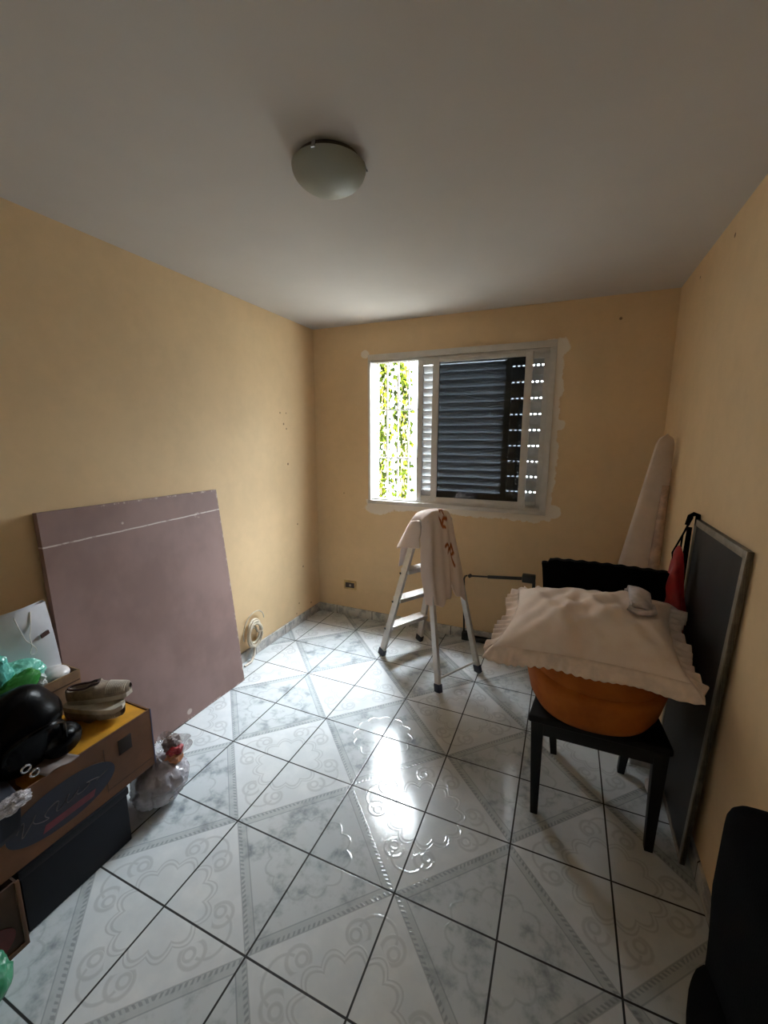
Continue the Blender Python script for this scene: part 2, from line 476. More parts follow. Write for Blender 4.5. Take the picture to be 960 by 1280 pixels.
def creeper(cx, cy, h, w, nl, label, seed):
    rnd = random.Random(seed)
    t = thing('climbing_shrub', label, 'shrub', (cx, cy, -.25), 'shrubs outside the window')
    sm = B(); paths = []
    for k in range(5):
        x = cx + rnd.uniform(-w, w) * .25; pts = []
        for i in range(13):
            z = -.25 + h * i / 12; x += rnd.uniform(-1, 1) * w * .16
            pts.append((x, cy + rnd.uniform(-.06, .06), z))
        sm.tube(pts, [.014 - .0008 * i for i in range(13)], 5); paths.append(pts)
    sm.build('stem', M['stem'], t)
    lf = B()
    for k in range(nl):
        p = rnd.choice(paths); i = rnd.randint(1, 11); q = rnd.random()
        c = Vector(p[i]).lerp(Vector(p[i + 1]), q) + Vector((rnd.gauss(0, w * .16), rnd.gauss(0, .09), rnd.gauss(0, .05)))
        a = rnd.uniform(0, 2 * PI); l = rnd.uniform(.05, .11)
        d = Vector((math.cos(a) * .6, rnd.uniform(-.4, .4), math.sin(a) - .35)).normalized(); sd = d.cross(Vector((rnd.uniform(-.5, .5), 1, rnd.uniform(-.5, .5)))).normalized()
        up = sd.cross(d) * l * .18
        lf._add([c, c + d * l * .45 + sd * l * .33 + up, c + d * l, c + d * l * .45 - sd * l * .33 + up, c + d * l * .5], [(0, 1, 4), (1, 2, 4), (2, 3, 4), (3, 0, 4)])
    lf.build('foliage', M['leaf'], t, weld=0, recalc=False)
creeper(-.82, 2.3, 3.1, .22, 560, 'leafy green shrub seen through the left edge of the window grille', 3)
creeper(-.47, 2.5, 3.2, .22, 600, 'dense green shrub seen through the middle of the open window', 5)
creeper(-.06, 2.35, 3.0, .24, 520, 'sparse yellow green shrub seen beside the louvre shutter edge', 9)

# ------------------------------------------------------------------ ceiling lamp
t = thing('ceiling_lamp', 'round frosted glass ceiling lamp, switched off, near the middle of the ceiling', 'lamp', (1.226, -1.80, H))
c = (1.226, -1.80, H)
b = B(); b.lathe([(0, -.001), (.10, -.001), (.104, -.012), (.098, -.022), (0, -.022)], c, 48)
b.build('lamp_base', simple('brown_lamp_base', (70, 58, 46), .5), t)
m = Mat('frosted_glass', (160, 164, 152), .5); m.b.inputs['Transmission Weight'].default_value = .25; m.bump(m.noise(22.), .1, .01)
b = B(); R_ = .118
prof = [(R_ - .004, -.020)] + [(R_ * math.cos(a), -.022 - .068 * math.sin(a)) for a in [i * PI / 2 / 14 for i in range(15)]]
b.lathe(prof, c, 56); b.build('lamp_shade', m.m, t)
for k, a in enumerate((2.6, 4.85, .35)):
    b = B(); d = Vector((math.cos(a), math.sin(a), 0)); cc = Vector(c)
    b.bar(cc + d * .112 + Vector((0, 0, -.008)), cc + d * .1225 + Vector((0, 0, -.032)), .012, .003, (0, 0, 1)); b.build('clip', M['metal_shiny'], t)

# ------------------------------------------------------------------ wall outlet
t = thing('wall_outlet', 'small cream wall outlet with a dark socket, low on the window wall', 'outlet', (.322, 0, .25))
b = B(); b.box((.262, -.010, .245), (.382, 0, .325), .004); b.build('cover_plate', simple('aged_cream_plastic', (188, 160, 108), .5), t)
b = B(); b.box((.278, -.013, .262), (.366, -.0095, .308), .002); b.build('socket', simple('dark_brown_plastic', (44, 22, 18), .4), t)
b = B(); b.lathe([(0, 0), (.011, 0), (.010, .004), (0, .004)], (.326, -.0125, .285), 16, axis=Matrix.Rotation(PI / 2, 3, 'X')); b.build('plug_hole', simple('grey_plastic', (170, 160, 150), .4), t)

# ------------------------------------------------------------------ cable coil on the left wall
cab = simple('dusty_white_cable', (196, 186, 168), .5)
rnd = random.Random(4); b = B(); pts = []
for k in range(150):
    a = k / 150 * 2 * PI * 4.6; loop = int(k / 33)
    rr = .060 + .016 * math.sin(loop * 2.1) + .008 * math.sin(a * .37)
    pts.append((.030 + .012 * math.sin(loop * 1.7 + a * .5), -.915 + rr * math.cos(a) + .012 * math.sin(loop * 3), .185 + rr * 1.35 * math.sin(a) - .006 * loop))
pts += [(.045, -.935, .09), (.05, -.96, .03), (.06, -1.00, .009), (.055, -1.06, .007)]
b.tube(pts, .0085, 7)
pts = [(.022, -.80 - .11 * (1 - math.cos(a)), .255 + .11 * math.sin(a) - .02 * a) for a in [i * .16 for i in range(22)]]
b.tube(pts, .004, 6)
tag(b.build('cable_coil', cab), 'coil of dusty white cable hanging low on the left wall', 'cable')

# ------------------------------------------------------------------ brown board leaning on the left wall
def mat_board():
    m = Mat('mauve_brown_hardboard', (142, 118, 112), .62, spec=.3)
    x, y, z = m.coord('UV')
    n = m.noise(2.5, 4., .6, m.vec); n2 = m.noise(24., 4., .7, m.vec)
    col = m.mix(n.smooth(.35, .65), (126, 103, 98), (140, 116, 111))
    col = m.mix(n2.smooth(.70, .76) * .25, col, (176, 156, 148))
    ln = ((y - (.885 + x * .018)) + (m.noise(8., 3., .6, m.vec) - .5) * .006).abs().smooth(.0035, .0015)
    col = m.mix(ln * (n2.smooth(.35, .5) * .6 + .25), col, (214, 204, 196))
    chip = (hyp((x - .57), (y - .035) * 1.3)).smooth(.02, .012).max(hyp(x - .36, (y - .92) * 1.3).smooth(.008, .004)).max(hyp((x - .83) * .6, (y - .895) * 1.3).smooth(.02, .012) * n2.smooth(.45, .55))
    rim = (x.min(1.0 - x).min(y.min(1.0 - y))).smooth(.010, .003) * n2.smooth(.50, .62) * (x.gt(.25) * y.gt(.5)).max(x.gt(.5))
    col = m.mix(chip.max(rim) * .7, col, (205, 190, 180))
    m.color(col); m.bump(n2, .1, .003); return m.m
BL, BR = Vector((.135, -2.165, .002)), Vector((.165, -1.185, .002))
TL, TR = Vector((.040, -2.150, 1.262)), Vector((.040, -1.195, 1.252))
nrm = (BR - BL).cross(TL - BL).normalized()
if nrm.x < 0: nrm = -nrm
t = 0.032
bm_ = B(); uvf = []
def bpt(u, v, dd):
    p = BL.lerp(BR, u).lerp(TL.lerp(TR, u), v)
    bow = .012 * math.sin(PI * v) * math.sin(PI * u * .9)
    return p - nrm * dd + nrm * bow
NU, NV = 24, 30
for dd, fl_ in ((0, False), (t, True)):
    bm_.grid(lambda u, v, dd=dd: bpt(u, v, dd), NU, NV, flip=fl_)
bm_.bm.verts.ensure_lookup_table()
off = (NU + 1) * (NV + 1); V = bm_.bm.verts
ring = [i for i in range(NU + 1)] + [j * (NU + 1) + NU for j in range(1, NV + 1)] + [NV * (NU + 1) + i for i in range(NU - 1, -1, -1)] + [j * (NU + 1) for j in range(NV - 1, 0, -1)]
for a, c in zip(ring, ring[1:] + ring[:1]): bm_.bm.faces.new((V[a], V[a + off], V[c + off], V[c]))
uvl = bm_.bm.loops.layers.uv.new('UVMap')
for fc in bm_.bm.faces:
    for lp in fc.loops:
        k = lp.vert.index if lp.vert.index >= 0 else 0
bm_.bm.verts.index_update()
for fc in bm_.bm.faces:
    for lp in fc.loops:
        k = lp.vert.index % off; lp[uvl].uv = ((k % (NU + 1)) / NU, (k // (NU + 1)) / NV)
tag(bm_.build('hardboard_panel', mat_board(), weld=0), 'large mauve brown flat board leaning against the left wall', 'board')

# ------------------------------------------------------------------ boxes and clutter at the left
kraft = simple('brown_cardboard', (94, 61, 37), .75, var=.12, scale=8)
kraft_d = simple('darker_cardboard', (70, 46, 30), .8, var=.15, scale=8)
def open_box(t, lo, hi, th, mat, names=('box_wall', 'box_floor')):
    (a, b_, c_), (d, e, f_) = lo, hi
    s = B()
    s.box((a, b_, c_), (d, e, c_ + th)); s.box((a, b_, c_ + th), (a + th, e, f_)); s.box((d - th, b_, c_ + th), (d, e, f_))
    s.box((a + th, b_, c_ + th), (d - th, b_ + th, f_)); s.box((a + th, e - th, c_ + th), (d - th, e, f_))
    return s.build('box_body', mat, t, smooth=0)
# navy box on the floor
t = thing('storage_box', 'dark navy blue box on the floor under the cardboard box', 'box', (.33, -2.40, 0))
b = B(); b.box((.215, -2.575, 0), (.525, -2.225, .215), .008); b.build('box_body', simple('navy_plastic', (7, 9, 20), .55, spec=.25), t)
b = B(); b.box((.210, -2.580, .205), (.530, -2.220, .236), .006); b.build('lid', simple('navy_lid', (6, 8, 17), .55, spec=.25), t)
# lower carton with a red oval
t = thing('cardboard_carton', 'brown carton with a faint red oval on the floor at the left edge', 'box', (.36, -2.78, 0))
open_box(t, (.16, -3.00, 0), (.548, -2.592, .236), .006, kraft_d)
b = B()
b.lathe([(0, 0), (1, 0), (1, .002), (0, .002)], (.548, -2.72, .075), 40, fn=lambda p, a: (p.z, p.x * .105, p.y * .062)); b.build('printed_oval', simple('faded_red_print', (92, 30, 26), .7), t)
b = B(); b.box((.546, -2.6, 0), (.554, -2.588, .236), .001); b.box((.546, -3.0, .0), (.554, -2.6, .014)); b.build('edge_strip', kraft, t)
# main cardboard box with the oval logo
Z0, Z1 = .238, .486
t = thing('cardboard_box', 'brown cardboard box with a dark blue oval logo on its side', 'box', (.30, -2.50, Z0))
open_box(t, (.125, -2.98, Z0), (.522, -2.096, Z1), .006, kraft)
b = B(); b.box((.5215, -2.29, Z0 + .03), (.5235, -2.287, Z1 - .04)); b.box((.5215, -2.287, Z0 + .035), (.5235, -2.11, Z0 + .038)); b.build('tape_seam', kraft_d, t)
b = B(); b.box((.5217, -2.236, Z1 - .105), (.524, -2.184, Z1 - .045), .0005); b.build('hand_hole', simple('dark_hole', (30, 18, 12), .9), t)
b = B(); b.box((.514, -2.099, Z0), (.5235, -2.0935, Z1), .001); b.build('corner_tape', simple('blue_grey_tape', (60, 62, 92), .5), t)
b = B(); b.lathe([(0, 0), (1, 0), (1, .002), (0, .002)], (.522, -2.425, .352), 56, fn=lambda p, a: (p.z, p.x * .168, p.y * .078)); lg = b.build('oval_logo', simple('dark_blue_print', (14, 20, 40), .6), t)
b = B(); pts = []
for k in range(120):                                  # an illegible line of script
    u = k / 119; pts.append((.5245, -2.565 + .27 * u + .012 * math.sin(u * 52), .347 + .020 * math.sin(u * 40 + 1.3 * math.sin(u * 11)) * (1.3 - u) + .012))
b.tube(pts, .0016, 5); b.build('script_lettering', simple('pale_script_print', (70, 60, 66), .6), lg)
b = B(); b.prism([(.5242, -2.50, .298), (.5242, -2.34, .298), (.5242, -2.33, .322), (.5242, -2.49, .322)], (.0008, 0, 0)); b.build('red_stripe', simple('dull_red_print', (92, 26, 40), .6), lg)
# yellow flat box sitting in the top of it
t = thing('yellow_box', 'flat yellow box lying in the top of the logo cardboard box', 'box', (.33, -2.26, Z0 + .007))
yel = simple('yellow_card', (184, 130, 22), .5, var=.08)
b = B(); b.box((.135, -2.395, Z0 + .007), (.512, -2.108, Z1 - .022), .004); b.build('box_body', yel, t)
b = B(); b.box((.133, -2.40, Z1 - .045), (.5155, -2.104, Z1 - .003), .003); b.build('lid', yel, t)
# second carton standing on the yellow box
ZC = Z1 - .002
t = thing('small_carton', 'small open cardboard carton behind the beige shoes', 'box', (.16, -2.38, ZC))
card2 = simple('printed_tan_card', (134, 104, 76), .7)
CH = ZC + .155
open_box(t, (.075, -2.60, ZC), (.240, -2.178, CH), .005, card2)
b = B(); b.box((.2402, -2.595, ZC + .112), (.2416, -2.182, ZC + .117)); b.box((.2402, -2.595, ZC + .022), (.2416, -2.182, ZC + .034)); b.box((.08, -2.178, ZC + .112), (.236, -2.1766, ZC + .117)); b.build('printed_band', kraft_d, t)
b = B(); b.blob((.178, -2.238, CH - .005), (.052, .052, .030)); tag(b.build('white_bowl', simple('white_ceramic', (205, 200, 200), .3)), 'smooth white rounded bowl in the small carton', 'bowl')
# shoes: a pair of beige slip-ons, one resting on the other
beige = simple('beige_suede', (126, 112, 98), .8, var=.15, scale=40, bump=.2); sole_m = simple('cream_rubber_sole', (164, 154, 140), .6)
lining = simple('maroon_lining', (52, 26, 24), .8)
def shoe(c, ang, tilt, label, roll=0):
    t = thing('slip_on_shoe', label, 'shoe', c, 'beige slip-on shoes')
    L, W = .228, .078
    Rm = Matrix.Rotation(ang, 3, 'Z') @ Matrix.Rotation(tilt, 3, 'Y') @ Matrix.Rotation(roll, 3, 'X'); c = Vector(c)
    def half(u): return W / 2 * (.62 + .42 * math.sin(PI * min(1, max(0, u)) ** 1.0 * .78 + .25)) * (1 if u < .88 else math.sqrt(max(0, 1 - ((u - .88) / .12) ** 2)) * .9 + .1) * (1 if u > .08 else math.sqrt(max(0, 1 - ((.08 - u) / .08) ** 2)) * .8 + .2)
    def place(x, y, z): return c + Rm @ Vector((x - L / 2, y, z))
    def outline(k): return [(u * L, half(u) * k) for u in [i / 22 for i in range(23)]]
    s = B(); o = outline(1.06); poly = [(x, y) for x, y in o] + [(x, -y) for x, y in reversed(o[1:-1])]
    lo_ = [place(x, y, 0) for x, y in poly]; hi_ = [place(x, y, .018) for x, y in poly]; n = len(poly)
    s._add(lo_ + hi_, [tuple(range(n))[::-1], tuple(range(n, 2 * n))] + [(i, (i + 1) % n, n + (i + 1) % n, n + i) for i in range(n)]); s.build('sole', sole_m, t)
    def ht(u): return .040 if u < .35 else .040 + .010 * math.sin((u - .35) / .25 * PI) if u < .6 else .040 - .016 * ((u - .6) / .4)
    def skin(u, v):
        uu = .01 + .98 * u; h = half(uu); a = PI * v
        open_ = uu < .52
        y = -h * math.cos(a); z = .018 + ht(uu) * (math.sin(a) ** .6 if not open_ else min(1, math.sin(a) * 1.55) ** .7)
        if open_: # opening for the foot
            k = max(0, math.sin(a) - .55) / .45; z -= .024 * k * min(1, uu / .1) * min(1, (.52 - uu) / .06)
        return place(uu * L, y, z)
    s = B(); s.grid(skin, 34, 20); u_ = s.build('upper', beige, t)
    s = B(); ring_ = []
    for i in range(28):
        a = 2 * PI * i / 28; uu = .27 + .235 * math.cos(a); y = half(.3) * .58 * math.sin(a); ring_.append(place(uu * L, y, .018 + ht(uu) * .99))
    s.tube(ring_, .004, 6, closed=True); s.build('trim', lining, t)
    for k in range(11):                                # elastic ribs over the toe
        s = B(); uu = .66 + .027 * k
        s.tube([place(uu * L, -half(uu) * math.cos(a) * 1.02, .019 + ht(uu) * math.sin(a) ** .6 * 1.02) for a in [.2 + (PI - .4) * i / 12 for i in range(13)]], .0022, 5); s.build('rib', sole_m, t)
    return t
shoe((.375, -2.215, ZC + .062), .36, .0, 'beige slip-on shoe lying upside down on the yellow box, beneath the other', PI)
shoe((.360, -2.180, ZC + .0635), .62, -.05, 'beige slip-on shoe with maroon trim, resting sole down on top of its pair')
# white gift bag with string handle
t = thing('gift_bag', 'white paper gift bag with string handle standing in the small carton', 'bag', (.12, -2.36, ZC + .005))
wp = simple('white_glossy_paper', (214, 216, 224), .35, var=.06, scale=6, bump=.15, bscale=9)
def gb(u, v, o):
    p = Vector((.165 - .030 * v + o, -2.515 + .325 * u - .018 * v, ZC + .007 + .42 * v + .012 * u * v)); p.x += .012 * math.sin(u * 7 + v * 3) * v; return p
b = B(); b.grid(lambda u, v: gb(u, v, 0), 20, 16); b.grid(lambda u, v: gb(u, v, -.06 + .035 * v), 20, 16, True)
b.grid(lambda u, v: gb(1, v, 0).lerp(gb(1, v, -.06 + .035 * v), u), 3, 16); b.grid(lambda u, v: gb(0, v, -.06 + .035 * v).lerp(gb(0, v, 0), u), 3, 16)
b.build('bag_body', wp, t)
b = B(); pts = [(.150, -2.325, .903), (.155, -2.317, .86), (.162, -2.305, .807), (.168, -2.280, .768), (.166, -2.276, .754), (.165, -2.284, .742), (.166, -2.297, .745), (.167, -2.298, .758), (.168, -2.290, .778), (.160, -2.290, .815), (.152, -2.276, .86), (.146, -2.270, .905)]
b.tube(pts, .0022, 6); b.build('string_handle', simple('white_cord', (225, 222, 220), .7), t)
b = B(); b.prism([(.149, -2.250, .789), (.149, -2.222, .799), (.148, -2.224, .813), (.148, -2.252, .803)], (.010, 0, 0)); b.build('price_label', simple('brown_label', (78, 46, 40), .6), t)
# plastic bags
teal = mat_film('teal_plastic_film', (120, 205, 185), .9, .3, .6)
b = B(); b.blob((.195, -2.365, .695), (.048, .088, .055), crumple(.24, 1.7, 1, .4), 60, 40); tag(b.build('teal_plastic_bag', teal), 'crumpled pale teal plastic bag in front of the white gift bag', 'bag')
b = B(); b.blob((.22, -2.445, .755), (.048, .058, .078), crumple(.22, 1.7, 2, .4), 60, 40); tag(b.build('turquoise_bag', mat_film('turquoise_plastic_film', (96, 190, 176), .95, .3, .6)), 'upright turquoise plastic bag at the left edge above the green cloth', 'bag')
b = B(); b.blob((.258, -2.400, .690), (.032, .078, .042), crumple(.30, 1.6, 3, .35), 56, 36, Matrix.Rotation(.30, 3, 'X')); tag(b.build('green_cloth', simple('bright_green_cloth', (24, 120, 30), .6, bump=.2)), 'bright green cloth bundle beside the teal plastic bag', 'cloth')
b = B(); b.blob((.252, -2.328, .675), (.024, .026, .024), crumple(.35, 2.0, 4), 44, 30); tag(b.build('clear_wrapper', mat_film('clear_crinkled_film', (225, 228, 230), .6, .12, .9)), 'shiny clear plastic wrapper between green cloth and small carton', 'wrapper')
# black handbag
t = thing('handbag', 'glossy black rounded handbag slumped on the logo cardboard box', 'bag', (.44, -2.49, Z1))
b = B(); b.blob((.395, -2.475, Z1 + .125), (.105, .138, .142), lambda d: 1 + .05 * math.sin(4 * d.x + 3 * d.y) + .03 * math.sin(8 * d.z), 44, 30); b.build('bag_body', M['black_leather'], t)
b = B(); b.blob((.455, -2.385, Z1 + .050), (.050, .065, .052), lambda d: 1 + .06 * math.sin(6 * d.x + 3 * d.z), 32, 22); b.build('side_pocket', M['black_leather'], t)
b = B(); b.tube([(.535 - .03 * math.cos(a * 2), -2.475 + .085 * math.cos(a), Z1 + .11 + .08 * math.sin(a)) for a in [-.3 + i * .25 for i in range(15)]], .008, 8); b.build('shoulder_strap', M['black_leather'], t)
for yy, zz in ((-2.52, .075), (-2.50, .045)):
    b = B(); b.tube([(.535, yy + .012 * math.cos(a), Z1 + zz + .010 * math.sin(a)) for a in [i * PI / 8 for i in range(16)]], .0035, 6, closed=True); b.build('buckle', M['metal_shiny'], t)
# navy cloth, grey paper, clear film hanging over the front rim
b = B(); b.grid(lambda u, v: Vector((.40 + .145 * min(1, v * 1.6) + .006 * math.sin(u * 13), -2.72 + .19 * u - .03 * v, Z1 + .020 + .012 * math.sin(u * 9 + v * 4) - max(0, v - .62) * .32)), 26, 20)
tag(solid(b.build('navy_cloth', simple('dark_navy_cloth', (17, 20, 36), .8)), .006), 'dark navy cloth draped over the cardboard box rim at the left', 'cloth')
b = B(); b.grid(lambda u, v: Vector((.40 + .13 * v, -2.50 + .10 * u + .03 * v, Z1 + .006 + .006 * math.sin(u * 6))), 12, 10)
tag(solid(b.build('paper_sheet', simple('grey_paper', (118, 108, 106), .7)), .002), 'creased grey paper sheet sticking out under the black handbag', 'paper')
b = B(); b.blob((.540, -2.575, Z1 - .004), (.024, .055, .024), crumple(.32, 2.0, 5), 50, 32); tag(b.build('clear_film', mat_film('shiny_clear_film', (205, 200, 205), .6, .08, .9, 40)), 'shiny crumpled clear plastic on the front rim of the box', 'wrapper')
# clear plastic bag of oddments on the floor
t = thing('clear_plastic_bag', 'clear plastic bag with reddish contents on the floor beside the boxes', 'bag', (.46, -2.045, 0))
b = B()
_cr = crumple(.15, 1.8, 7)
def bagf(d): return _cr(d) - .22 * max(0, d.z) ** 2 + .03
b.blob((.462, -2.045, .105), (.108, .118, .108), bagf, 70, 46)
b.build('bag_film', mat_film('clear_bag_film', (176, 172, 180), .62, .14, .9, 14), t)
b = B()
def knot(u, v):
    a = 2 * PI * u; r = .028 + .058 * v + .012 * math.sin(5 * a) * v
    return Vector((.482 + .02 * v + r * math.cos(a), -2.005 + r * math.sin(a), .175 + .07 * v + .014 * math.sin(3 * a) * v))
b.grid(knot, 40, 8); b.build('gathered_top', mat_film('clear_bag_ruffle', (190, 188, 195), .55, .12, .9, 30), t)
for q, (px, py, pz, rr, colr, nm) in enumerate(((.505, -1.99, .215, .030, (130, 24, 34), 'red_wrapper'), (.51, -1.995, .185, .032, (164, 110, 74), 'orange_wrapper'), (.485, -1.985, .235, .036, (92, 80, 78), 'grey_wrapper'), (.46, -2.045, .10, .080, (112, 100, 104), 'grey_bundle'))):
    b = B(); b.blob((px, py, pz), (rr, rr * 1.1, rr * .9), crumple(.3, 2.0, 8 + q), 36, 24); b.build(nm, simple(nm + '_paper', colr, .5), t)
# green bag at the bottom-left corner of the view
b = B(); b.blob((.62, -2.765, .085), (.085, .10, .09), crumple(.18, 1.7, 6, .4), 56, 36); tag(b.build('green_plastic_bag', mat_film('green_plastic', (50, 128, 92), .97, .35, .5)), 'green plastic bag on the floor at the bottom left corner', 'bag')

# ------------------------------------------------------------------ step ladder
t = thing('step_ladder', 'aluminium folding step ladder with a towel over its top, under the window', 'ladder', (1.2, -.5, 0))
wv = Vector((.49, .872, 0)); nv = Vector((.872, -.49, 0)); top = Vector((1.225, -.52, 1.02))
def V3(x, y, z): return Vector((x, y, z))
front = [(V3(.852, -.52, 0), top - wv * .10 - nv * .040), (V3(1.034, -.197, 0), top + wv * .10 - nv * .040)]
rear = [(V3(1.364, -.798, 0), top - wv * .098 + nv * .040), (V3(1.549, -.469, 0), top + wv * .098 + nv * .040)]
for pair, nm, wd in ((front, 'front_rail', .05), (rear, 'rear_leg', .04)):
    for a, c_ in pair:
        b = B(); d = (c_ - a).normalized(); b.bar(a + d * .03, c_, wd, .022, wv, .002); r_ = b.build(nm, M['alu'], t)
        b = B(); b.bar(a, a + d * .052, wd + .008, .030, wv, .003); b.build('rubber_foot', M['navy_rubber'], r_)
def on(pair, k, f_): return pair[k][0].lerp(pair[k][1], f_)
for f_ in (.215, .43, .645):
    a, c_ = on(front, 0, f_), on(front, 1, f_); b = B(); dep = .085
    q = [a - nv * .035, c_ - nv * .035, c_ + nv * (dep - .035), a + nv * (dep - .035)]
    b.slab([v + V3(0, 0, .004) for v in q], .028, .003); st = b.build('step', M['alu'], t)
    for v, sgn in ((a, -1), (c_, 1)):
        b = B(); b.tube([v - wv * .016 * -sgn * 1 + nv * -.02, v + wv * .016 * sgn + nv * -.02 + wv * .004 * sgn], .008, 8)
        b.build('rivet', M['black_plastic'], st)
b = B(); b.tube([on(rear, 0, .075), on(rear, 1, .075)], .007, 8); b.build('cross_bar', M['alu'], t)
b = B(); b.slab([top - wv * .11 - nv * .075, top + wv * .11 - nv * .075, top + wv * .11 + nv * .060, top - wv * .11 + nv * .060], .03, .004); b.build('top_platform', M['alu'], t)
hoop = [top - wv * .095 + V3(0, 0, -.01), top - wv * .09 + V3(0, 0, .04), top - wv * .055 + V3(0, 0, .068), top + wv * .055 + V3(0, 0, .068), top + wv * .09 + V3(0, 0, .04), top + wv * .095 + V3(0, 0, -.01)]
b = B(); b.tube(hoop, .012, 10); b.build('hand_rail', M['alu'], t)

# towel over the top: long sheet hanging down the camera side, short flap on the step side
def seg_d(p, a, c_):
    ax, ay = a; bx, by = c_; dx, dy = bx - ax, by - ay
    k = max(0, min(1, ((p[0] - ax) * dx + (p[1] - ay) * dy) / (dx * dx + dy * dy + 1e-12)))
    return math.hypot(p[0] - ax - k * dx, p[1] - ay - k * dy)
# brush marks as strokes in sheet coordinates (u across, v down the front)
STR = [((.52, .10), (.64, .07)), ((.56, .05), (.60, .13)), ((.48, .20), (.68, .15)), ((.46, .17), (.50, .23)), ((.50, .23), (.56, .27)), ((.44, .15), (.47, .20)),
       ((.50, .45), (.62, .53)), ((.54, .57), (.70, .42)), ((.70, .42), (.72, .52)), ((.63, .53), (.70, .66)), ((.72, .52), (.66, .54)),
       ((.90, .38), (.97, .42)), ((.97, .42), (.92, .50)), ((.92, .50), (.93, .58)), ((.94, .26), (.97, .31))]
halfw = .150
V0 = -.62
def towel_pt(u, v):
    """v<0: step side, v in 0..1: down the rear side"""
    s = (u - .5) * 2
    rx = math.sqrt(max(0, 1 - (abs(s) ** 2.6) * .9))
    crest = top + V3(0, 0, .092 * rx + .002)
    a_ = min(1, abs(v) * 3)
    fold = (.007 * math.sin(u * 13 + v * 3) + .004 * math.sin(u * 29 + 2 + 4 * v)) * a_
    if v >= 0:
        L = .575 + .03 * math.exp(-((u - .22) / .12) ** 2) + .025 * math.exp(-((u - .82) / .1) ** 2) - .075 * math.exp(-((u - .56) / .055) ** 2) - .03 * max(0, .15 - u) / .15 + .008 * math.sin(u * 31)
        dl = v * L; a = min(1, dl / .12)
        out = .066 * math.sin(a * PI / 2) + max(0, dl - .06) * .22
        down = .03 * (1 - math.cos(a * PI / 2)) + max(0, dl - .05)
        wid = halfw * (.82 + .40 * min(1, v * 1.6) - .10 * v * v)
        p = crest + nv * (out + fold) - V3(0, 0, down) + wv * s * wid
        if abs(s) > .72: p -= nv * ((abs(s) - .72) / .28) ** 1.5 * (.085 if s > 0 else .06) * min(1, v * 4)
        return p
    q = v / V0
    L = .30 - .03 * u + .30 * max(0, min(1, (u - .22) / .2)) * max(0, min(1, (.75 - u) / .2))
    dl = q * L; out = .098 * min(1, dl / .10) ** .8 + max(0, dl - .10) * .50; down = .025 * min(1, dl / .10) + max(0, dl - .07) * .86
    return crest - nv * (out + fold) - V3(0, 0, down) + wv * s * halfw * (.82 + .26 * q)
NUt, NVt = 72, 110
b = B()
def tf(u, v): return towel_pt(u, V0 + (1 - V0) * v)
b.grid(tf, NUt, NVt)
def tside(u, v):
    v *= .98; k = (.36 + .03 * math.sin(3 * u)) * v
    p = towel_pt(0, k).lerp(towel_pt(0, V0 * v), u)
    return p - wv * (.030 * math.sin(PI * u) ** .8 * min(1, v * 3) + .004) + V3(0, 0, .018 * math.sin(PI * u) * v)
b.grid(tside, 18, 40, True)
cl = b.bm.loops.layers.color.new('mark')
b.bm.verts.index_update()
for fc in b.bm.faces:
    for lp in fc.loops:
        k = lp.vert.index; u = (k % (NUt + 1)) / NUt; v = V0 + (1 - V0) * (k // (NUt + 1)) / NVt
        dmin = min(seg_d((u, v), *s_) for s_ in STR) if -.02 < v <= 1 and k < (NUt + 1) * (NVt + 1) else 1
        kk = max(0, min(1, (.030 - dmin) / .014)); lp[cl] = (kk, kk, kk, 1)
m = Mat('cream_towel_with_rust_marks', (206, 186, 178), .95, spec=.1)
at = m.new('ShaderNodeVertexColor'); at.layer_name = 'mark'
sx = m.new('ShaderNodeSeparateColor'); m.link(at.outputs[0], sx.inputs[0])
m.color(m.mix(N(m.nt, sx.outputs[0]), (230, 214, 206), (150, 78, 24))); m.bump(m.noise(180., 2.), .5, .003)
tw = b.build('towel', m.m, weld=0, recalc=False); solid(tw, .010, 1.); subd(tw, 1)
tag(tw, 'cream towel with rust coloured brush marks draped over the step ladder', 'towel')

# ------------------------------------------------------------------ black folding stand by the window wall
t = thing('metal_stand', 'black metal stand with a telescoping top bar along the window wall', 'stand', (1.58, -.10, 0))
blk = M['black_plastic']
b = B(); b.tube([(1.352, -.045, .03), (1.338, -.05, .50), (1.345, -.052, .522), (1.36, -.055, .53)], .007, 8); b.build('post', blk, t)
b = B(); b.tube([(1.37, -.055, .53), (1.53, -.075, .549)], .007, 8); b.tube([(1.52, -.0745, .548), (1.79, -.10, .580)], .012, 10); b.tube([(1.375, -.055, .525), (1.392, -.058, .538)], .014, 8); b.build('telescopic_bar', blk, t)
b = B(); b.box((1.765, -.125, .555), (1.855, -.075, .615), .01); b.box((1.835, -.115, .46), (1.857, -.085, .565), .006); b.build('clamp', blk, t)
b = B(); b.tube([(1.845, -.10, .47), (1.82, -.13, .2), (1.801, -.164, .012)], .010, 8); b.build('post', blk, t)
b = B(); b.tube([(1.801, -.185, .014), (1.801, -.145, .014)], .016, 8); b.build('foot', blk, t)
b = B(); b.box((1.335, -.065, 0), (1.39, -.015, .07), .012); b.box((1.385, -.060, .0), (1.70, -.018, .04), .010); b.build('base', blk, t)

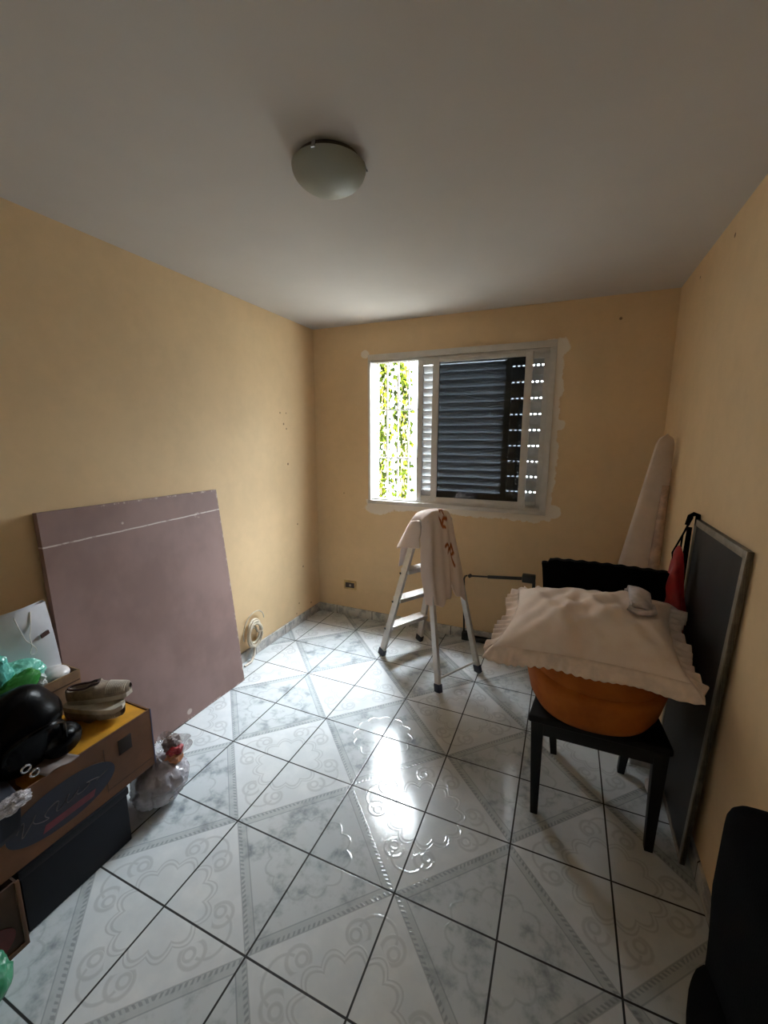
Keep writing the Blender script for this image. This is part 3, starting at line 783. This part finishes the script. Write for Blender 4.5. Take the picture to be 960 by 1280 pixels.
# ------------------------------------------------------------------ ironing board in the corner
t = thing('ironing_board', 'tall ironing board with pale cover standing in the right corner', 'ironing board', (2.36, -.35, 0))
cov = simple('pale_board_cover', (226, 212, 204), .85, var=.06, scale=5)
def ib(u, v, o):
    """v along the height, u across"""
    z = .02 + 1.575 * v
    tip = max(0, (v - .955) / .045)
    lx = 2.175 + .268 * v; rx = 2.532 - .002 * v
    if tip > 0:
        wd = max(0, 1 - tip ** 2.4) ** .5; cx = (lx + rx) / 2; hw = (rx - lx) / 2 * wd; lx, rx = cx - hw, cx + hw
    x = lx + (rx - lx) * u
    return Vector((x, -.345 - .05 * (1 - u) - .02 * v + o, z))
b = B(); b.grid(lambda u, v: ib(u, v, -.018 * math.sin(PI * u) ** .4), 14, 60); b.grid(lambda u, v: ib(u, v, .018 * math.sin(PI * u) ** .4), 14, 60, True); b.build('board_cover', cov, t)
b = B(); b.grid(lambda u, v: ib(.70 + .30 * u, .02 + .80 * v, -.022 - .016 * math.sin(PI * u) + .01 * u), 8, 40); solid(b.build('cover_hem', simple('pinkish_cover_hem', (206, 178, 160), .9), t), .004)
for xx in (2.522, 2.530):
    b = B(); b.tube([(xx - .02, -.30, .02), (xx - .006, -.305, .8), (xx, -.33, 1.40)], .008, 8); b.build('folded_leg', M['black_plastic'], t)

# ------------------------------------------------------------------ dining chair
t = thing('dining_chair', 'dark wooden dining chair with black back, facing the camera', 'chair', (2.17, -1.25, 0))
wd = M['dark_wood']
ST = .455
for (fx, fy), (tx, ty), nm in (((1.974, -1.455), (1.962, -1.440), 0), ((2.392, -1.455), (2.395, -1.440), 0), ((2.041, -1.058), (2.000, -1.085), 1), ((2.338, -1.062), (2.365, -1.085), 1)):
    b = B(); b.bar((fx, fy, 0), (tx, ty, ST - .03), .030, .032, (0, 1, 0), .004, .050, .048); b.build('leg', wd, t)
b = B(); b.box((1.940, -1.462, ST - .085), (2.415, -1.430, ST - .03), .005); b.box((1.985, -1.100, ST - .085), (2.385, -1.075, ST - .03), .005)
b.hexa([(1.945, -1.44, ST - .085), (1.975, -1.44, ST - .085), (2.01, -1.09, ST - .085), (1.985, -1.09, ST - .085), (1.945, -1.44, ST - .03), (1.975, -1.44, ST - .03), (2.01, -1.09, ST - .03), (1.985, -1.09, ST - .03)])
b.hexa([(2.385, -1.44, ST - .085), (2.412, -1.44, ST - .085), (2.385, -1.09, ST - .085), (2.36, -1.09, ST - .085), (2.385, -1.44, ST - .03), (2.412, -1.44, ST - .03), (2.385, -1.09, ST - .03), (2.36, -1.09, ST - .03)]); b.build('seat_rail', wd, t)
b = B(); b.hexa([(1.925, -1.475, ST - .03), (2.430, -1.475, ST - .03), (2.40, -1.07, ST - .03), (1.97, -1.07, ST - .03), (1.925, -1.475, ST), (2.430, -1.475, ST), (2.40, -1.07, ST), (1.97, -1.07, ST)], .012, 3); b.build('seat', simple('dark_brown_seat', (11, 8, 7), .7, spec=.2), t)
for xa_, xb_ in ((1.995, 1.945), (2.372, 2.44)):
    b = B(); b.bar((xa_, -1.075, ST - .03), (xb_, -1.00, .97), .040, .030, (0, 1, 0), .004); b.build('back_post', wd, t)
def backf(u, v, o):
    x = 1.965 + (2.405 - 1.965) * u + (u - .5) * 2 * .045 * v
    z = ST + .12 + (.422 - .004 * u) * v
    if v > .93: z += .0025 * math.sin(u * 61) * (v - .93) / .07
    if v > .9 and u < .06: z -= .02 * (v - .9) / .1
    return Vector((x, -1.055 + .055 * v + .020 * math.sin(PI * u) + o, z))
b = B()
def shell(fn, nu, nv, th):
    b.grid(lambda u, v: fn(u, v, -th), nu, nv); b.grid(lambda u, v: fn(u, v, 0), nu, nv, True)
    for e in (0, 1):
        b.grid(lambda u, v: fn(u, e, -th + th * v), nu, 2); b.grid(lambda u, v: fn(e, u, -th + th * v), nv, 2)
shell(backf, 60, 20, .040); b.build('backrest', M['black_fabric'], t)

# ------------------------------------------------------------------ orange pouf on the seat
def mat_orange():
    m = Mat('orange_cloth', (168, 92, 30), .85, spec=.2)
    n = m.noise(6., 4., .6); m.color(m.mix(n.smooth(.3, .7), (140, 72, 24), (164, 92, 32))); m.bump(m.noise(240., 2.), .3, .002); return m.m
b = B()
prof = [(.0, 0), (.12, 0), (.195, .004), (.228, .020), (.246, .050), (.258, .10), (.268, .135), (.272, .158), (.266, .172), (.258, .178), (.266, .190), (.268, .235), (.250, .275), (.20, .295), (.10, .305), (0, .307)]
def pf(p, a):
    k = 1 + .02 * math.sin(2 * a + .7) + .012 * math.sin(5 * a)
    z = p.z
    if .12 < z < .24: z += .016 * math.sin(2 * a + 1.2)
    z -= .030 * max(0, -math.sin(a)) * max(0, 1 - p.z / .08) * (math.hypot(p.x, p.y) / .25) ** 3
    return (p.x * k, p.y * k * .93, z)
b.lathe(prof, (2.165, -1.285, ST + .002), 64, fn=pf)
tag(b.build('orange_pouf', mat_orange(), smooth=60), 'round orange cloth pouf squeezed onto the chair seat under the pillow', 'pouf')

# ------------------------------------------------------------------ pillow with ruffled edge
P00, P10, P01, P11 = Vector((1.775, -1.505, .742)), Vector((2.425, -1.560, .772)), Vector((1.825, -1.03, .828)), Vector((2.455, -1.06, .868))
pn = (P10 - P00).cross(P01 - P00).normalized()
def pbase(u, v):
    s, q = (u + 1) / 2, (v + 1) / 2
    p = P00.lerp(P10, s).lerp(P01.lerp(P11, s), q)
    cen = P00.lerp(P11, .5)
    pinch = .035 * ((1 - u * u) * v * v) * (-1 if v > 0 else 1)
    p += (P01 - P00).normalized() * pinch * .7
    p += (P10 - P00).normalized() * .03 * ((1 - v * v) * u * u) * (-1 if u > 0 else 1)
    return p
def sup(u): return max(0., 1 - abs(u) ** 2.6)
def ptop(u, v):
    bulge = .108 * (sup(u) * sup(v)) ** .62
    w_ = .010 * math.exp(-((u + .22 - .05 * v) / .05) ** 2) * sup(v) + -.012 * math.exp(-((v - .12 + .2 * u) / .09) ** 2) * (1 if u > -.25 else .3) * sup(u)
    w_ += .007 * math.sin(9 * u + 5 * v) * sup(u) * sup(v) + .006 * math.sin(15 * u - 11 * v + 2) * sup(u) * sup(v)
    w_ -= .034 * math.exp(-((u + .02) / .10) ** 2 - ((v + .95) / .35) ** 2)
    w_ += .012 * math.sin(4.2 * u - 2.5 * v + 1) * sup(u) * sup(v) + .006 * math.sin(21 * u + 9 * v) * sup(u) * sup(v)
    return pbase(u, v) + pn * (bulge + w_)
def pbot(u, v): return pbase(u, v) - pn * (.045 * (sup(u) * sup(v)) ** .6)
pm = Mat('cream_pillowcase', (220, 190, 172), .85, spec=.15)
nz = pm.noise(7., 4., .6); pm.color(pm.mix(nz.smooth(.38, .62), (234, 216, 204), (240, 226, 216))); pm.bump(pm.noise(30., 4., .6), .25, .006)
t = thing('pillow', 'cream pillow with ruffled edges lying on the orange pouf', 'pillow', tuple(P00.lerp(P11, .5)))
b = B(); b.grid(lambda u, v: ptop(2 * u - 1, 2 * v - 1), 60, 44); b.grid(lambda u, v: pbot(2 * u - 1, 2 * v - 1), 60, 44, True); b.build('pillow_body', pm.m, t, weld=1e-4)
def perim(s):
    s = s % 4; k = int(s); f_ = (s - k) * 2 - 1
    return ((f_, -1), (1, f_), (-f_, 1), (-1, -f_))[k]
def ruf(s, q):
    u, v = perim(s * 4)
    p = pbase(u, v)
    cx = Vector((u, v)); ln_ = 1.
    dirv = ((P10 - P00).normalized() * (u if abs(u) > .999 else u * max(0, (abs(u) - .82) / .18)) + (P01 - P00).normalized() * (v if abs(v) > .999 else v * max(0, (abs(v) - .82) / .18)))
    dirv = dirv.normalized()
    wv_ = (math.sin(s * 2 * PI * 92 + 2.5 * math.sin(s * 31)) * (.28 + .16 * math.sin(s * 23)) if v < -.9 else math.sin(s * 2 * PI * 44 + 2.2 * math.sin(s * 41)) * 1.25)
    wd_ = .058 * (1 + .18 * math.sin(s * 57))
    frontness = 1 if v < -.9 else (.35 if abs(u) > .9 else .0)
    return p + dirv * wd_ * q * (1 - .25 * frontness * q) + pn * (.011 * wv_ * q) - V3(0, 0, 1) * (.028 * frontness * q + .012 * q)
b = B(); b.grid(ruf, 900, 6); rf = b.build('ruffle', simple('cream_ruffle', (232, 214, 202), .9, var=.06), t, weld=1e-4); solid(rf, .003, 0)

# white folded strap on the pillow
t = thing('folded_strap', 'folded white cloth strap lying on the pillow near the chair back', 'strap', tuple(ptop(.42, .55)))
wcl = simple('white_strap_cloth', (206, 198, 200), .7, bump=.15)
def onp(u, v, h): return ptop(u, v) + pn * h
b = B(); b.grid(lambda a, c_: onp(.46 + .25 * a + .04 * c_, .88 - .80 * c_, .008 + .010 * math.sin(PI * a) + .018 * math.sin(PI * c_) ), 10, 16); solid(b.build('upper_strap', wcl, t), .008, 1)
b = B(); b.tube([onp(.47, .06, .012), onp(.58, .02, .014), onp(.72, .05, .014), onp(.79, .13, .016), onp(.77, .22, .022), onp(.66, .20, .024), onp(.50, .12, .020)], .012, 8); b.build('rolled_end', wcl, t)
b = B(); b.tube([onp(.45, .88, .018), onp(.53, .93, .030), onp(.64, .90, .030)], .014, 8); b.build('rolled_top', wcl, t)

# ------------------------------------------------------------------ dark framed panel against the right wall
q = [V3(2.500, -1.475, .0), V3(2.505, -.945, .0), V3(2.532, -.955, 1.228), V3(2.530, -1.545, 1.228)]
t = thing('framed_panel', 'large dark panel with thin grey frame leaning against the right wall', 'panel', (2.52, -1.22, 0))
def qp(u, v, o=0):
    p = q[0].lerp(q[1], u).lerp(q[3].lerp(q[2], u), v); return p + V3(-1, 0, .02) * o
b = B(); b.hexa([qp(0, 0, -.006), qp(1, 0, -.006), qp(1, 0, .006), qp(0, 0, .006), qp(0, 1, -.006), qp(1, 1, -.006), qp(1, 1, .006), qp(0, 1, .006)]); b.build('panel_face', simple('dark_slate_face', (33, 32, 32), .5, var=.12, scale=6, spec=.3), t)
pf_ = simple('dull_grey_frame', (128, 120, 108), .45, .4)
for (u0, v0, u1, v1) in ((0, 0, .045, 1), (.955, 0, 1, 1), (.045, 0, .955, .022), (.045, .978, .955, 1)):
    b = B(); b.hexa([qp(u0, v0, -.008), qp(u1, v0, -.008), qp(u1, v0, .010), qp(u0, v0, .010), qp(u0, v1, -.008), qp(u1, v1, -.008), qp(u1, v1, .010), qp(u0, v1, .010)], .001); b.build('frame_rail', pf_, t)

# red drawstring bag hung on its far corner
t = thing('drawstring_bag', 'red drawstring bag hanging by black cords from the dark panel corner', 'bag', (2.44, -.98, .6))
b = B()
for dy in (0, .03):
    b.tube([(2.506, -.985 + dy * .3, 1.238), (2.475, -1.00, 1.16), (2.440 + dy * .9, -1.03, 1.085), (2.445 + dy * .6, -1.035, 1.05)], .004, 6)
b.tube([(2.53, -.97, 1.20), (2.528, -.97, 1.245), (2.513, -.97, 1.249), (2.500, -.97, 1.24), (2.492, -.975, 1.20)], .010, 8)
b.build('cord', M['black_fabric'], t)
b = B(); b.blob((2.462, -1.035, .83), (.052, .050, .275), lambda d: (1 + .08 * math.sin(9 * d.y + 3 * d.z + 5 * d.x)) * (1 - .30 * max(0, d.z) * (1 - max(0, d.z)) * 4 * .9), 36, 28); b.build('bag_body', simple('red_nylon', (140, 14, 18), .45, bump=.2), t)
b = B(); b.tube([(2.505, -.965, 1.19), (2.500, -.967, .95), (2.496, -.967, .75)], [.010, .012, .014], 8); b.build('black_strap', M['black_fabric'], t)

# small pale carton on the floor behind the chair
t = thing('small_box', 'small pale box on the floor behind the dining chair legs', 'box', (2.435, -.93, 0))
b = B(); b.box((2.385, -.99, 0), (2.475, -.84, .10), .004); b.build('box_body', simple('pale_grey_card', (176, 172, 172), .6), t)
b = B(); b.box((2.38, -.995, .095), (2.48, -.835, .12), .004); b.build('lid', simple('grey_card_lid', (120, 116, 116), .6), t)
b = B(); b.blob((2.455, -1.15, .035), (.03, .045, .038), lambda d: 1 + .15 * math.sin(8 * d.x + 6 * d.y), 24, 16); tag(b.build('white_wrapper', mat_film('white_film', (215, 215, 220), .95, .3)), 'crumpled white plastic on the floor beside the dark panel', 'wrapper')

# ------------------------------------------------------------------ black padded bag at the lower right
t = thing('black_padded_bag', 'tall black padded bag against the right wall, bottom right corner', 'bag', (2.44, -2.22, 0))
def bb(d):
    return 1.0
def tall(u, v):
    a = 2 * PI * u; ca, sa = math.cos(a), math.sin(a)
    z = .80 * v
    prof_ = 1 - .10 * math.sin(PI * min(1, v / .62)) if v < .62 else 1 - .03 * (v - .62)
    if v > .86: prof_ *= math.sqrt(max(0, 1 - ((v - .86) / .14) ** 2)) * .92 + .08
    e = lambda c_: math.copysign(abs(c_) ** .55, c_)
    return Vector((2.455 + .072 * e(ca) * prof_ - .006, -2.27 + .27 * e(sa) * prof_ + .02 * (1 - v), z))
b = B(); b.grid(tall, 56, 40); b.build('bag_body', M['black_fabric'], t)
b = B(); b.blob((2.40, -2.26, .20), (.055, .24, .19), None, 30, 20); b.build('front_pocket', M['black_fabric'], t)
b = B(); b.tube([(2.455, -2.40, .78), (2.45, -2.36, .84), (2.45, -2.28, .85), (2.455, -2.24, .78)], .012, 8); b.build('carry_handle', M['black_fabric'], t)

# ------------------------------------------------------------------ light: sky through the window, sun on the garden, unlit hall behind
SKY_LOW, SKY_MID, SKY_TOP, SKY_GLOW = 11., 13., 230., 105.
wld = bpy.data.worlds.new('sky'); sc.world = wld; wld.use_nodes = True
bg = wld.node_tree.nodes['Background']; bg.inputs[0].default_value = (.86, .945, 1.0, 1); 
_nt = wld.node_tree; _tc = _nt.nodes.new('ShaderNodeTexCoord'); _sp = _nt.nodes.new('ShaderNodeSeparateXYZ'); _nt.links.new(_tc.outputs['Generated'], _sp.inputs[0])
_e = N(_nt, _sp.outputs[2])
_dot = (N(_nt, _sp.outputs[0]) * .20 + N(_nt, _sp.outputs[1]) * .77 + _e * .605).max(0.)      # a brighter lobe added to the sky to light the left floor
_z = _dot._op('POWER', 12.) * SKY_GLOW + _e.smooth(.02, .6) * SKY_MID + _e.smooth(.55, .98) * SKY_TOP             # overcast sky: brighter overhead than at the horizon
_nt.links.new((_z + SKY_LOW).s, bg.inputs[1])
L = bpy.data.lights.new('sun', 'SUN'); L.energy = 7; L.angle = .01; L.color = (1, .95, .86)
o = bpy.data.objects.new('sun', L); COL.objects.link(o); o.rotation_euler = Vector((-.15, .62, -.77)).to_track_quat('-Z', 'Y').to_euler(); o.location = (0, -6, 8)
L = bpy.data.lights.new('window_portal', 'AREA'); L.shape = 'RECTANGLE'; L.size = WX1 - WX0; L.size_y = WZ1 - WZ0; L.cycles.is_portal = True
o = bpy.data.objects.new('window_portal', L); COL.objects.link(o); o.location = ((WX0 + WX1) / 2, WT + .02, (WZ0 + WZ1) / 2); o.rotation_euler = (-PI / 2, 0, 0)
# ------------------------------------------------------------------ camera
cam = bpy.data.cameras.new('camera'); co = bpy.data.objects.new('camera', cam); COL.objects.link(co)
co.location = (1.99178, -3.11759, 1.56905); co.rotation_euler = (1.39410, -.0031, .40880)
cam.sensor_fit = 'VERTICAL'; cam.sensor_height = 24; cam.lens = 522.22 / 1280 * 24; cam.clip_start = .02
sc.camera = co
sc.view_settings.view_transform = 'Standard'; sc.view_settings.look = 'None'; sc.view_settings.gamma = 1
sc.view_settings.use_curve_mapping = False
sc.view_settings.exposure = -.14
sc.cycles.max_bounces = 12; sc.cycles.diffuse_bounces = 8; sc.cycles.glossy_bounces = 6; sc.cycles.transparent_max_bounces = 16
sc.cycles.sample_clamp_indirect = 6
for o in list(sc.objects):
    if '_o' in o: del o['_o']
